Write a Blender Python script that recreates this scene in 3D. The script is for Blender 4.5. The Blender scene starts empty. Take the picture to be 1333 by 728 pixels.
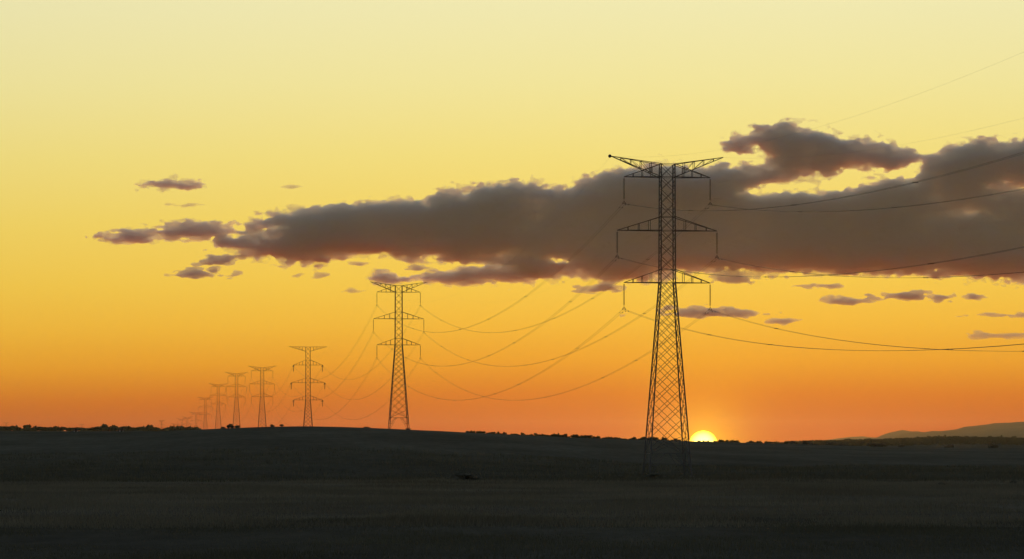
import bpy, math, random
import numpy as np
from mathutils import Vector, Matrix

random.seed(7)
RNG = np.random.default_rng(11)
sc = bpy.context.scene
COL = sc.collection

# ----------------------------------------------------------------- camera
F_PX, W_PX, H_PX = 4070.0, 1333.0, 728.0     # focal length and size of the photograph in its pixels
HOR = 590.0                                  # row of eye level
EYE = 3.8                                    # camera height over the plain
cam = bpy.data.objects.new('camera', bpy.data.cameras.new('camera'))
COL.objects.link(cam)
cam.location = (0, 0, EYE)
cam.rotation_euler = (math.pi / 2, 0, 0)
cam.data.sensor_width = 36.0
cam.data.lens = 36.0 * F_PX / W_PX
cam.data.shift_y = (HOR - H_PX / 2) / W_PX
cam.data.clip_start = 1.0
cam.data.clip_end = 400000.0
sc.camera = cam

# ----------------------------------------------------------------- sky, sun, exposure
SUN_PX, SUN_PY = 915.5, 579.3
SUN_AZ = math.atan((SUN_PX - W_PX / 2) / F_PX)
SUN_EL = math.atan((HOR - SUN_PY) / F_PX)
sc.view_settings.view_transform = 'Standard'
sc.view_settings.look = 'None'
sc.view_settings.exposure = 0.0
sc.view_settings.gamma = 1.0

world = bpy.data.worlds.new('World')
sc.world = world
world.use_nodes = True
wn, wl = world.node_tree.nodes, world.node_tree.links
bg = wn['Background']
bg.inputs['Strength'].default_value = 0.15


def wmath(op, a, b=None, clamp=False):
    n = wn.new('ShaderNodeMath'); n.operation = op; n.use_clamp = clamp
    for i, v in enumerate((a, b)):
        if v is None: continue
        if isinstance(v, (int, float)): n.inputs[i].default_value = v
        else: wl.new(v, n.inputs[i])
    return n.outputs[0]


sky = wn.new('ShaderNodeTexSky')
sky.sky_type = 'NISHITA'
sky.sun_disc = False
sky.sun_elevation = SUN_EL
sky.sun_rotation = SUN_AZ
sky.air_density = 1.0
sky.dust_density = 1.2
sky.ozone_density = 4.0
tc = wn.new('ShaderNodeTexCoord')
sep = wn.new('ShaderNodeSeparateXYZ')
wl.new(tc.outputs['Generated'], sep.inputs[0])
elev = wmath('MULTIPLY', wmath('ARCSINE', sep.outputs['Z']), 180 / math.pi)
hl = wmath('SQRT', wmath('ADD', wmath('MULTIPLY', sep.outputs['X'], sep.outputs['X']),
                         wmath('ADD', wmath('MULTIPLY', sep.outputs['Y'], sep.outputs['Y']), 1e-6)))
dot = wmath('DIVIDE', wmath('ADD', wmath('MULTIPLY', sep.outputs['X'], math.sin(SUN_AZ)),
                            wmath('MULTIPLY', sep.outputs['Y'], math.cos(SUN_AZ))), hl)
half = wmath('ADD', wmath('MULTIPLY', dot, 0.5), 0.5, True)
# dusty evening air (its warm band is lower and paler away from the sun): colour of the low sky by elevation, 0 to 40 degrees (linear, times 1/0.15 for the strength)
ramp = wn.new('ShaderNodeValToRGB')
wl.new(wmath('DIVIDE', wmath('ADD', elev, wmath('MULTIPLY', wmath('SUBTRACT', 1.0, half), 16.0)), 40.0, True), ramp.inputs[0])
stops = [(0.0, (0.49, 0.022, 0.0)), (0.5, (0.515, 0.042, 0.0)), (1.1, (0.67, 0.158, 0.004)), (1.7, (0.83, 0.335, 0.017)),
         (2.4, (0.905, 0.48, 0.040)), (3.2, (0.925, 0.585, 0.070)), (4.3, (0.915, 0.665, 0.125)), (5.5, (0.905, 0.735, 0.215)),
         (6.8, (0.895, 0.79, 0.335)), (8.2, (0.885, 0.82, 0.44)), (12.0, (0.76, 0.75, 0.54)), (20.0, (0.57, 0.63, 0.63)), (40.0, (0.42, 0.53, 0.64))]
els = ramp.color_ramp.elements
while len(els) < len(stops): els.new(0.5)
for e, (p, c) in zip(els, stops):
    e.position = p / 40.0
    e.color = (*c, 1)
azf = wmath('ADD', wmath('ADD', wmath('MULTIPLY', wmath('POWER', half, 9.0), 0.46), wmath('MULTIPLY', wmath('POWER', half, 2.0), 0.18)), 0.36)
band = wn.new('ShaderNodeVectorMath'); band.operation = 'SCALE'
wl.new(ramp.outputs[0], band.inputs[0])
wl.new(wmath('MULTIPLY', azf, 1 / 0.15), band.inputs['Scale'])
mr = wn.new('ShaderNodeMapRange'); mr.interpolation_type = 'SMOOTHSTEP'
mr.inputs['From Min'].default_value = 12.0; mr.inputs['From Max'].default_value = 85.0
mr.inputs['To Min'].default_value = 1.0; mr.inputs['To Max'].default_value = 0.0
wl.new(elev, mr.inputs['Value'])
mix = wn.new('ShaderNodeMix'); mix.data_type = 'RGBA'
wl.new(wmath('MULTIPLY', mr.outputs[0], wmath('POWER', half, 0.2)), mix.inputs['Factor'])
wl.new(sky.outputs[0], mix.inputs['A'])
wl.new(band.outputs[0], mix.inputs['B'])
# aureole of the low sun in the dusty air
vd = wn.new('ShaderNodeVectorMath'); vd.operation = 'DISTANCE'
wl.new(tc.outputs['Generated'], vd.inputs[0])
vd.inputs[1].default_value = (math.sin(SUN_AZ) * math.cos(SUN_EL), math.cos(SUN_AZ) * math.cos(SUN_EL), math.sin(SUN_EL))
au = wn.new('ShaderNodeVectorMath'); au.operation = 'SCALE'
au.inputs[0].default_value = (1.3 / 0.15, 0.85 / 0.15, 0.01 / 0.15)
wl.new(wmath('POWER', math.e, wmath('DIVIDE', vd.outputs['Value'], -0.0072)), au.inputs['Scale'])
su = wn.new('ShaderNodeVectorMath'); su.operation = 'ADD'
wl.new(mix.outputs['Result'], su.inputs[0]); wl.new(au.outputs[0], su.inputs[1])
wl.new(su.outputs[0], bg.inputs['Color'])

lamp = bpy.data.lights.new('sunlight', 'SUN')
lamp.energy = 0.17
lamp.color = (1.0, 0.42, 0.08)
lamp.angle = math.radians(0.53)
lo = bpy.data.objects.new('sunlight', lamp)
COL.objects.link(lo)
sdir = Vector((math.sin(SUN_AZ) * math.cos(SUN_EL), math.cos(SUN_AZ) * math.cos(SUN_EL), math.sin(SUN_EL)))
lo.rotation_euler = (-sdir).to_track_quat('-Z', 'Y').to_euler()
lo.location = (0, 0, 120)

sc.render.engine = 'CYCLES'
cy = sc.cycles
cy.use_denoising = True
cy.denoising_prefilter = 'ACCURATE'
cy.max_bounces = 72
cy.volume_bounces = 70
cy.diffuse_bounces = 2
cy.transparent_max_bounces = 64
cy.sample_clamp_indirect = 4.0

# ----------------------------------------------------------------- helpers


def at(px, py, Y):
    """point at depth Y that the photograph shows at (px, py)"""
    return Vector(((px - W_PX / 2) / F_PX * Y, Y, EYE + (HOR - py) / F_PX * Y))


def tag(o, label=None, cat=None, group=None, kind=None):
    if label: o['label'] = label
    if cat: o['category'] = cat
    if group: o['group'] = group
    if kind: o['kind'] = kind
    return o


def link(name, data, parent=None):
    o = bpy.data.objects.new(name, data)
    COL.objects.link(o)
    if parent: o.parent = parent
    return o


def empty(name, loc, rz=0.0):
    o = link(name, None)
    o.empty_display_size = 1
    o.location = loc
    o.rotation_euler = (0, 0, rz)
    return o


def mesh_from(name, v, f, m=None, smooth=False):
    me = bpy.data.meshes.new(name)
    v = np.asarray(v, np.float32)
    f = np.asarray(f, np.int32)
    k = f.shape[1]
    me.vertices.add(len(v)); me.vertices.foreach_set('co', v.ravel())
    me.loops.add(f.size); me.loops.foreach_set('vertex_index', f.ravel())
    me.polygons.add(len(f)); me.polygons.foreach_set('loop_start', np.arange(0, f.size, k, dtype=np.int32))
    if smooth: me.polygons.foreach_set('use_smooth', np.ones(len(f), bool))
    me.update(calc_edges=True)
    me.validate()
    if m: me.materials.append(m)
    return me


def mat(name):
    m = bpy.data.materials.new(name)
    m.use_nodes = True
    nt = m.node_tree
    return m, nt.nodes, nt.links, nt.nodes['Principled BSDF']


def noise_mat(name, c0, c1, scale, rough=0.9, detail=5, metallic=0.0, spec=0.2, rnd=0.0):
    m, n, l, b = mat(name)
    tcn = n.new('ShaderNodeTexCoord')
    nz = n.new('ShaderNodeTexNoise'); nz.inputs['Scale'].default_value = scale; nz.inputs['Detail'].default_value = detail
    l.new(tcn.outputs['Object'], nz.inputs['Vector'])
    r = n.new('ShaderNodeValToRGB')
    r.color_ramp.elements[0].position = 0.32; r.color_ramp.elements[0].color = (*c0, 1)
    r.color_ramp.elements[1].position = 0.68; r.color_ramp.elements[1].color = (*c1, 1)
    l.new(nz.outputs['Fac'], r.inputs[0])
    l.new(r.outputs[0], b.inputs['Base Color'])
    b.inputs['Roughness'].default_value = rough
    b.inputs['Metallic'].default_value = metallic
    b.inputs['Specular IOR Level'].default_value = spec
    return m


M_STEEL = noise_mat('galvanised_steel', (0.10, 0.098, 0.095), (0.16, 0.155, 0.15), 3.0, 0.65, metallic=0.35)
M_GLASS = noise_mat('insulator_ceramic', (0.06, 0.045, 0.035), (0.09, 0.065, 0.05), 4.0, 0.35)
M_WIRE = noise_mat('weathered_aluminium', (0.10, 0.10, 0.10), (0.14, 0.14, 0.14), 0.5, 0.7, metallic=0.3)
M_LEAF = noise_mat('oak_leaves', (0.035, 0.045, 0.02), (0.08, 0.09, 0.042), 1.2, 0.8)
M_BARK = noise_mat('bark', (0.05, 0.04, 0.03), (0.09, 0.075, 0.06), 6.0, 0.95)
M_WHITE = noise_mat('whitewash', (0.70, 0.69, 0.66), (0.80, 0.79, 0.77), 2.0, 0.9)
M_TILE = noise_mat('roof_tile', (0.20, 0.10, 0.07), (0.28, 0.15, 0.10), 3.0, 0.9)
M_CONC = noise_mat('concrete', (0.13, 0.125, 0.11), (0.18, 0.17, 0.155), 2.0, 0.9)

# ----------------------------------------------------------------- terrain
CREST = np.array([(-2500, 568), (-200, 565), (0, 563.2), (100, 563.4), (200, 562.2), (250, 560.2), (300, 557.8), (340, 556.6), (400, 556.0),
                  (450, 556.8), (520, 559.3), (600, 563.5), (700, 568.2), (800, 572.2), (900, 576.0), (960, 577.5), (1050, 579.5),
                  (1150, 582.3), (1333, 584.0), (1600, 585.5), (4000, 586)], float)
CRESTY = np.array([(-2500, 1100), (0, 1100), (300, 1000), (520, 965), (700, 1150), (900, 1500), (1050, 1700), (4000, 1700)], float)
BACKL = np.array([(0, 8), (1200, 8), (1440, 2.2), (1960, 12.0), (2440, 17.0), (2940, 18.5), (3440, 16.5), (3900, 8.0), (4512, 7.0),
                  (4944, 9.8), (5664, 9.0), (8160, 34), (9500, 42), (14000, 46), (40000, 46)], float)
RIDGE_R = np.array([(-4000, 6), (850, 8), (960, 14), (1050, 18.5), (1150, 21.0), (1240, 24.6), (1333, 22.2), (1500, 23.5), (4000, 20)], float)


def smooth(a, b, x):
    t = np.clip((x - a) / (b - a), 0, 1)
    return t * t * (3 - 2 * t)


def lattice_noise(X, Y, scale, seed):
    r = np.random.default_rng(seed).random((256, 256)).astype(np.float64) * 2 - 1
    x, y = X / scale + 1000.0, Y / scale + 1000.0
    i, j = np.floor(x).astype(int), np.floor(y).astype(int)
    u, v = x - i, y - j
    u, v = u * u * (3 - 2 * u), v * v * (3 - 2 * v)
    g = lambda a, b: r[a % 256, b % 256]
    return (g(i, j) * (1 - u) + g(i + 1, j) * u) * (1 - v) + (g(i, j + 1) * (1 - u) + g(i + 1, j + 1) * u) * v


def height(X, Y):
    X = np.asarray(X, float); Y = np.asarray(Y, float)
    Ys = np.maximum(Y, 60.0)
    x = W_PX / 2 + F_PX * X / Ys
    yc = np.interp(x, CRESTY[:, 0], CRESTY[:, 1])
    pc = np.interp(x, CREST[:, 0], CREST[:, 1])
    slope = (HOR - pc) / F_PX
    zc = EYE + slope * yc
    t = np.clip((Y - 470) / (yc - 470), 0, 1)
    front = zc * (0.45 * t * t * (3 - 2 * t) + 0.55 * (1 - (1 - t) ** 2))
    # behind the crest, left: down into a valley and on along the line of pylons
    d = Y - yc
    kl = smooth(0, 330, d)
    left = zc * (1 - kl) + (np.interp(Y, BACKL[:, 0], BACKL[:, 1]) + 5.3 * smooth(270, 180, x) * smooth(2300, 2700, Y) * smooth(4500, 3300, Y)) * kl
    # behind the crest, right: a plateau, a shallow valley, then the wooded ridge
    plat = zc + slope * np.clip(d, 0, 800) - 3.0 * np.clip(d, 0, 800) / 800
    rid = np.interp(x, RIDGE_R[:, 0], RIDGE_R[:, 1])
    far = 3.5 + (rid - 3.5) * smooth(3300, 4500, Y) - (rid - 8) * smooth(4700, 6500, Y)
    kr = smooth(800, 1400, d)
    right = plat * (1 - kr) + far * kr
    w = smooth(455, 600, x)
    back = left * (1 - w) + right * w
    z = np.where(d < 0, front, back)
    # unevenness of the ground, none at the pylon feet
    near = smooth(30, 120, Y)
    z = z + 0.10 * near * lattice_noise(X, Y * 0.6, 21.0, 3) + 0.05 * near * lattice_noise(X, Y, 6.5, 4) * (Y < 700)
    return z + 0.35 * smooth(700, 1500, Y) * lattice_noise(X, Y, 95.0, 5)


def hz(X, Y):
    return float(height(np.array([X]), np.array([Y]))[0])


def axis(segs):
    out = []
    for a, b, n in segs:
        out += list(np.linspace(a, b, n, endpoint=False))
    return np.array(out + [segs[-1][1]])


pos = axis([(0, 80, 22), (80, 260, 36), (260, 800, 54), (800, 1600, 26), (1600, 5000, 20), (5000, 20500, 16)])
xs = np.concatenate([-pos[::-1], pos[1:]])
ys = axis([(-20500, -2000, 10), (-2000, 60, 10), (60, 200, 70), (200, 520, 110), (520, 1150, 100), (1150, 2000, 60), (2000, 5000, 75), (5000, 20500, 30)])
GX, GY = np.meshgrid(xs, ys)
GZ = height(GX, GY)
nx, ny = len(xs), len(ys)
idx = np.arange(nx * ny).reshape(ny, nx)
quads = np.stack([idx[:-1, :-1], idx[:-1, 1:], idx[1:, 1:], idx[1:, :-1]], -1).reshape(-1, 4)

# field material: ploughed strip, stubble, pasture by the distance bands of the real fields
m, n, l, b = mat('field_soil')
geo = n.new('ShaderNodeNewGeometry')
sp = n.new('ShaderNodeSeparateXYZ'); l.new(geo.outputs['Position'], sp.inputs[0])


def nmath(op, a, bb=None, clamp=False):
    q = n.new('ShaderNodeMath'); q.operation = op; q.use_clamp = clamp
    for i, v in enumerate((a, bb)):
        if v is None: continue
        if isinstance(v, (int, float)): q.inputs[i].default_value = v
        else: l.new(v, q.inputs[i])
    return q.outputs[0]


def nnoise(scale, detail, sx=1.0, sy=1.0, rough=0.6):
    mp = n.new('ShaderNodeMapping'); l.new(geo.outputs['Position'], mp.inputs['Vector'])
    mp.inputs['Scale'].default_value = (sx, sy, 1)
    q = n.new('ShaderNodeTexNoise'); q.inputs['Scale'].default_value = scale; q.inputs['Detail'].default_value = detail
    q.inputs['Roughness'].default_value = rough
    l.new(mp.outputs[0], q.inputs['Vector'])
    return q.outputs['Fac']


wob = nmath('MULTIPLY', nmath('SUBTRACT', nnoise(0.012, 6), 0.5), 170.0)
yy = nmath('ADD', sp.outputs['Y'], wob)
r = n.new('ShaderNodeValToRGB')
l.new(nmath('DIVIDE', yy, 2000.0, True), r.inputs[0])
zones = [(0, (0.087, 0.081, 0.063)), (140, (0.087, 0.081, 0.063)), (200, (0.122, 0.111, 0.084)), (270, (0.152, 0.139, 0.103)), (330, (0.129, 0.119, 0.087)),
         (400, (0.144, 0.133, 0.099)), (450, (0.080, 0.077, 0.059)), (540, (0.084, 0.081, 0.062)), (680, (0.103, 0.101, 0.077)), (1000, (0.106, 0.106, 0.081)),
         (1300, (0.106, 0.106, 0.081)), (2000, (0.076, 0.076, 0.059))]
ce = r.color_ramp.elements
while len(ce) < len(zones): ce.new(0.5)
for e, (p, c) in zip(ce, zones):
    e.position = p / 2000.0
    e.color = (*c, 1)
v1 = nmath('ADD', nmath('MULTIPLY', nnoise(0.03, 6, 1.0, 0.35), 1.3), 0.35)
v2 = nmath('ADD', nmath('MULTIPLY', nnoise(0.9, 4, 0.5, 0.12, 0.7), 0.9), 0.55)
vs = n.new('ShaderNodeVectorMath'); vs.operation = 'SCALE'
l.new(r.outputs[0], vs.inputs[0]); l.new(nmath('MULTIPLY', v1, v2), vs.inputs['Scale'])
l.new(vs.outputs[0], b.inputs['Base Color'])
b.inputs['Roughness'].default_value = 1.0
b.inputs['Specular IOR Level'].default_value = 0.0
M_FIELD = m
ground = link('ground', mesh_from('ground', np.stack([GX, GY, GZ], -1).reshape(-1, 3), quads, M_FIELD, True))
tag(ground, 'dark open fields rising to a low hill crest under the sunset', 'ground', kind='structure')

# pale strip of dry track on the right of the plain
n_ = 60
tx = np.linspace(40, 150, n_)
ty = 389 + 0.01 * (tx - 40) + 1.2 * np.sin(tx * 0.11)
hw = 0.4 + 2.4 * smooth(42, 60, tx) + 0.5 * np.sin(tx * 0.7) * np.sin(tx * 0.23)
tv = []
for k in (-1, -0.33, 0.33, 1):
    tv.append(np.stack([tx, ty + k * hw, height(tx, ty + k * hw) + 0.06 - 0.03 * abs(k)], -1))
tv = np.stack(tv, 1).reshape(-1, 3)
tf = [(i * 4 + k, i * 4 + 4 + k, i * 4 + 5 + k, i * 4 + 1 + k) for i in range(n_ - 1) for k in range(3)]
M_TRACK = noise_mat('dry_grass_track', (0.20, 0.185, 0.13), (0.42, 0.385, 0.28), 0.35, 1.0, spec=0.0)
tag(link('path', mesh_from('path', tv, tf, M_TRACK, True)), 'pale dry track crossing the dark plain', 'path', kind='structure')

# ----------------------------------------------------------------- grass and stubble on the plain
def blades(name, n_b, y0, y1, hgt, wid, m_, seed, pw=1.0):
    g = np.random.default_rng(seed)
    Y = y0 + (y1 - y0) * g.random(n_b * 3) ** pw
    X = (g.random(n_b * 3) * 2 - 1) * (Y * 0.178 + 8)
    keep = (0.4 * lattice_noise(X, Y * 0.5, 7.0, seed + 1) + 0.35 * lattice_noise(X, Y * 0.5, 26.0, seed + 2) + 1.2 * g.random(len(X))) > 0.55
    X, Y = X[keep][:n_b], Y[keep][:n_b]
    k = len(X)
    Yn = Y + 34 * lattice_noise(X, Y, 45.0, 901) + 16 * lattice_noise(X, Y, 13.0, 902)
    ok = (Yn > y0 - 8) & (Yn < y1 - 26) & ~((X > 38) & (np.abs(Y - 389.7) < 4.2) & (g.random(len(X)) < 0.85))
    X, Y = X[ok], Y[ok]
    k = len(X)
    Z = height(X, Y)
    h = hgt * (0.45 + 1.1 * g.random(k) ** 1.5) * (1 + 0.7 * lattice_noise(X, Y * 0.4, 5.0, seed + 7))
    a = g.random(k) * math.pi
    ln = (g.random((k, 2)) - 0.5) * 0.7 * h[:, None]
    w_ = wid * (0.6 + 0.8 * g.random(k))
    p = np.stack([X, Y, Z - 0.03], -1)
    dx = np.stack([np.cos(a) * w_, np.sin(a) * w_, np.zeros(k)], -1)
    tip = p + np.stack([ln[:, 0], ln[:, 1], h], -1)
    v = np.stack([p - dx, p + dx, tip], 1).reshape(-1, 3)
    return link(name, mesh_from(name, v, np.arange(len(v)).reshape(-1, 3), m_))


def translucent(m_, c):
    n, l = m_.node_tree.nodes, m_.node_tree.links
    t_ = n.new('ShaderNodeBsdfTranslucent'); t_.inputs['Color'].default_value = (*c, 1)
    a_ = n.new('ShaderNodeAddShader')
    l.new(n['Principled BSDF'].outputs[0], a_.inputs[0]); l.new(t_.outputs[0], a_.inputs[1])
    l.new(a_.outputs[0], n['Material Output'].inputs['Surface'])


M_STUB = noise_mat('stubble', (0.099, 0.091, 0.065), (0.228, 0.205, 0.148), 0.05, 1.0, 9, spec=0.0)
M_GRASS = noise_mat('rough_grass', (0.053, 0.051, 0.036), (0.129, 0.122, 0.085), 0.05, 1.0, 9, spec=0.0)
translucent(M_STUB, (0.038, 0.034, 0.023)); translucent(M_GRASS, (0.027, 0.027, 0.017))
tag(blades('grass', 170000, 92, 225, 0.16, 0.018, M_GRASS, 21), 'short dark grass on the near field', 'grass', kind='stuff')
tag(blades('stubble', 260000, 160, 450, 0.30, 0.03, M_STUB, 31), 'dry standing stubble across the middle of the plain', 'stubble', kind='stuff')
tag(blades('weeds', 60000, 405, 640, 0.45, 0.06, M_GRASS, 41), 'dark rough weeds at the foot of the hill', 'weeds', kind='stuff')

# ----------------------------------------------------------------- far hills
M_HILL = noise_mat('scrub_hillside', (0.07, 0.065, 0.04), (0.11, 0.10, 0.07), 0.004, 1.0, spec=0.0)


def hills(name, outline, Y, depth, seed, label):
    o = np.array(outline, float)
    px = np.arange(o[0, 0], o[-1, 0] + 1, 3.0)
    top = np.interp(px, o[:, 0], o[:, 1])
    zt = EYE + (HOR - top) / F_PX * Y
    rows = np.linspace(-1, 1, 25)
    v = []
    for rr in rows:
        Yr = np.full(px.shape, Y + rr * depth)
        X = (px - W_PX / 2) / F_PX * Y
        env = (1 - abs(rr)) ** 1.15
        spur = 1 + 0.34 * (1 - env) * lattice_noise(X, Yr, 420.0, seed) * 2 * min(1, abs(rr) * 4)
        z = zt * env * spur + 5.0 * lattice_noise(X, Yr, 130.0, seed + 1) * min(1, abs(rr) * 6) + 2.2 * lattice_noise(X, Yr, 38.0, seed + 2)
        v.append(np.stack([X, Yr, z - 60 * (abs(rr) == 1)], -1))
    v = np.array(v)
    q = np.arange(v.shape[0] * v.shape[1]).reshape(v.shape[0], v.shape[1])
    f = np.stack([q[:-1, :-1], q[:-1, 1:], q[1:, 1:], q[1:, :-1]], -1).reshape(-1, 4)
    return tag(link(name, mesh_from(name, v.reshape(-1, 3), f, M_HILL, True)), label, 'hill', kind='structure')


hills('hills', [(1120, 590), (1140, 572), (1147, 568.5), (1160, 562.5), (1168, 560.8), (1176, 560.3), (1190, 561.8), (1202, 562.8), (1214, 560.6),
                (1225, 561.0), (1245, 558.5), (1262, 555.0), (1290, 551.6), (1310, 550.5), (1333, 549.0), (1400, 546), (1500, 549), (1700, 560), (1950, 592)],
      15500, 2600, 50, 'hazy grey ridge rising on the right behind the dark wood')
hills('hills', [(1000, 592), (1050, 576.5), (1085, 571.5), (1108, 568.6), (1122, 568.2), (1140, 569.6), (1170, 571), (1220, 570), (1330, 566), (1500, 575), (1700, 592)],
      18600, 1700, 60, 'faint low farther hills left of the hazy ridge')

# ----------------------------------------------------------------- sun
import bmesh
m, n, l, b = mat('sun_surface')
n.remove(b)
em = n.new('ShaderNodeEmission')
# limb darkening: the middle of the disc is hotter than its rim
tcs = n.new('ShaderNodeTexCoord')
dt = n.new('ShaderNodeVectorMath'); dt.operation = 'DOT_PRODUCT'
l.new(tcs.outputs['Normal'], dt.inputs[0])
dt.inputs[1].default_value = (-math.sin(SUN_AZ) * math.cos(SUN_EL), -math.cos(SUN_AZ) * math.cos(SUN_EL), -math.sin(SUN_EL))
ab = n.new('ShaderNodeMath'); ab.operation = 'ABSOLUTE'; l.new(dt.outputs['Value'], ab.inputs[0])
rl = n.new('ShaderNodeValToRGB'); l.new(ab.outputs[0], rl.inputs[0])
rl.color_ramp.elements[0].position = 0.05; rl.color_ramp.elements[0].color = (0.45, 0.22, 0.0, 1)
rl.color_ramp.elements[1].position = 0.9; rl.color_ramp.elements[1].color = (1.0, 0.88, 0.21, 1)
e_ = rl.color_ramp.elements.new(0.5); e_.color = (0.85, 0.60, 0.055, 1)
l.new(rl.outputs[0], em.inputs['Color'])
em.inputs['Strength'].default_value = 2.0
tr_ = n.new('ShaderNodeBsdfTransparent')       # glowing gas: lets the sunlight of the lamp through
ad_ = n.new('ShaderNodeAddShader')
l.new(em.outputs[0], ad_.inputs[0]); l.new(tr_.outputs[0], ad_.inputs[1])
l.new(ad_.outputs[0], n['Material Output'].inputs['Surface'])
M_SUN = m
SUN_Y = 120000.0
me = bpy.data.meshes.new('sun')
bm = bmesh.new()
bmesh.ops.create_uvsphere(bm, u_segments=64, v_segments=32, radius=18.7 / F_PX * SUN_Y)
bm.to_mesh(me); bm.free()
me.materials.append(M_SUN)
so = link('sun', me)
so.location = at(SUN_PX, SUN_PY, SUN_Y)
tag(so, 'glowing yellow sun half sunk behind the hill line', 'sun')

# ----------------------------------------------------------------- clouds
CLOUD_Y = 40000.0
CS = CLOUD_Y / F_PX


def cloud_material(name, density, color, g=0.74):
    m, n, l, b = mat(name)
    n.remove(b)
    v = n.new('ShaderNodeVolumePrincipled')
    v.inputs['Color'].default_value = (*color, 1)
    v.inputs['Density'].default_value = density
    v.inputs['Anisotropy'].default_value = g
    l.new(v.outputs[0], n['Material Output'].inputs['Volume'])
    try: m.cycles.homogeneous_volume = True
    except Exception: pass
    return m


M_CLOUD = cloud_material('cloud_vapour', 0.027, (0.994, 1.0, 0.985))
M_CLOUDLET = cloud_material('thin_cloud_vapour', 0.030, (0.90, 0.90, 0.89), 0.62)
M_FRINGE = cloud_material('cloud_fringe_vapour', 0.008, (0.86, 0.87, 0.86), 0.6)
M_WISP = cloud_material('wispy_cloud_vapour', 0.018, (0.88, 0.87, 0.85), 0.6)


def poly_sdf(P, X, Y):
    """signed distance in the plane, positive inside"""
    P = np.array(P, float)
    d = np.full(X.shape, 1e9)
    inside = np.zeros(X.shape, bool)
    for i in range(len(P)):
        a, b_ = P[i], P[(i + 1) % len(P)]
        e = b_ - a
        t = np.clip(((X - a[0]) * e[0] + (Y - a[1]) * e[1]) / max(e @ e, 1e-9), 0, 1)
        d = np.minimum(d, (X - a[0] - t * e[0]) ** 2 + (Y - a[1] - t * e[1]) ** 2)
        c = ((a[1] > Y) != (b_[1] > Y)) & (X < (b_[0] - a[0]) * (Y - a[1]) / ((b_[1] - a[1]) or 1e-9) + a[0])
        inside ^= c
    d = np.sqrt(d)
    return np.where(inside, d, -d)


def grid_noise(ax, per, seed):
    """smooth random noise on an axis-aligned grid, separable interpolation of a random lattice"""
    g = np.random.default_rng(seed)
    W = []
    for a, p in zip(ax, per):
        t = (a - a[0]) / p + g.random()
        i = np.floor(t).astype(int); u = t - i
        u = u * u * (3 - 2 * u)
        M = np.zeros((len(a), i.max() + 2), np.float32)
        M[np.arange(len(a)), i] = 1 - u
        M[np.arange(len(a)), i + 1] += u
        W.append(M)
    L = (g.random([w.shape[1] for w in W]) * 2 - 1).astype(np.float32)
    t = np.tensordot(W[0], L, (1, 0))
    t = np.tensordot(t, W[1], (1, 1))          # a, c, b
    t = np.tensordot(t, W[2], (1, 1))          # a, b, c
    return t


def surface_nets(F, ax):
    s = F > 0
    c = np.zeros(tuple(k - 1 for k in F.shape), np.int8)
    acc = np.zeros(c.shape + (3,), np.float32)
    cnt = np.zeros(c.shape, np.float32)
    for i in (0, 1):
        for j in (0, 1):
            for k in (0, 1):
                c += s[i:F.shape[0] - 1 + i, j:F.shape[1] - 1 + j, k:F.shape[2] - 1 + k]
    def sl(o): return tuple(slice(o[q], F.shape[q] - 1 + o[q]) for q in range(3))
    for axis_ in range(3):
        for p in (0, 1):
            for q in (0, 1):
                o0 = [p, q]; o0.insert(axis_, 0)
                o1 = list(o0); o1[axis_] = 1
                f0, f1 = F[sl(o0)], F[sl(o1)]
                x = (f0 > 0) != (f1 > 0)
                t = np.where(x, f0 / np.where(x, f0 - f1, 1), 0)
                for r_ in range(3):
                    acc[..., r_] += np.where(x, t if r_ == axis_ else o0[r_], 0)
                cnt += x
    act = (c > 0) & (c < 8)
    ids = -np.ones(c.shape, np.int64)
    ids[act] = np.arange(act.sum())
    I = np.argwhere(act)
    P = I + acc[act] / cnt[act][:, None]
    V = np.stack([np.interp(P[:, q], np.arange(len(ax[q])), ax[q]) for q in range(3)], -1)
    faces = []
    for axis_ in range(3):
        a0 = [slice(1, -1)] * 3; a0[axis_] = slice(0, -1)
        a1 = list(a0); a1[axis_] = slice(1, None)
        f0, f1 = s[tuple(a0)], s[tuple(a1)]
        ch = np.argwhere(f0 != f1)
        if not len(ch): continue
        base = ch + 1; base[:, axis_] -= 1
        up = f0[tuple(ch.T)]
        u, v = [(1, 2), (2, 0), (0, 1)][axis_]
        def cell(du, dv):
            k = base.copy(); k[:, u] += du; k[:, v] += dv
            return ids[tuple(k.T)]
        qd = np.stack([cell(-1, -1), cell(0, -1), cell(0, 0), cell(-1, 0)], -1)
        qd[~up] = qd[~up][:, ::-1]
        faces.append(qd)
    return V, np.concatenate(faces)


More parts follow.
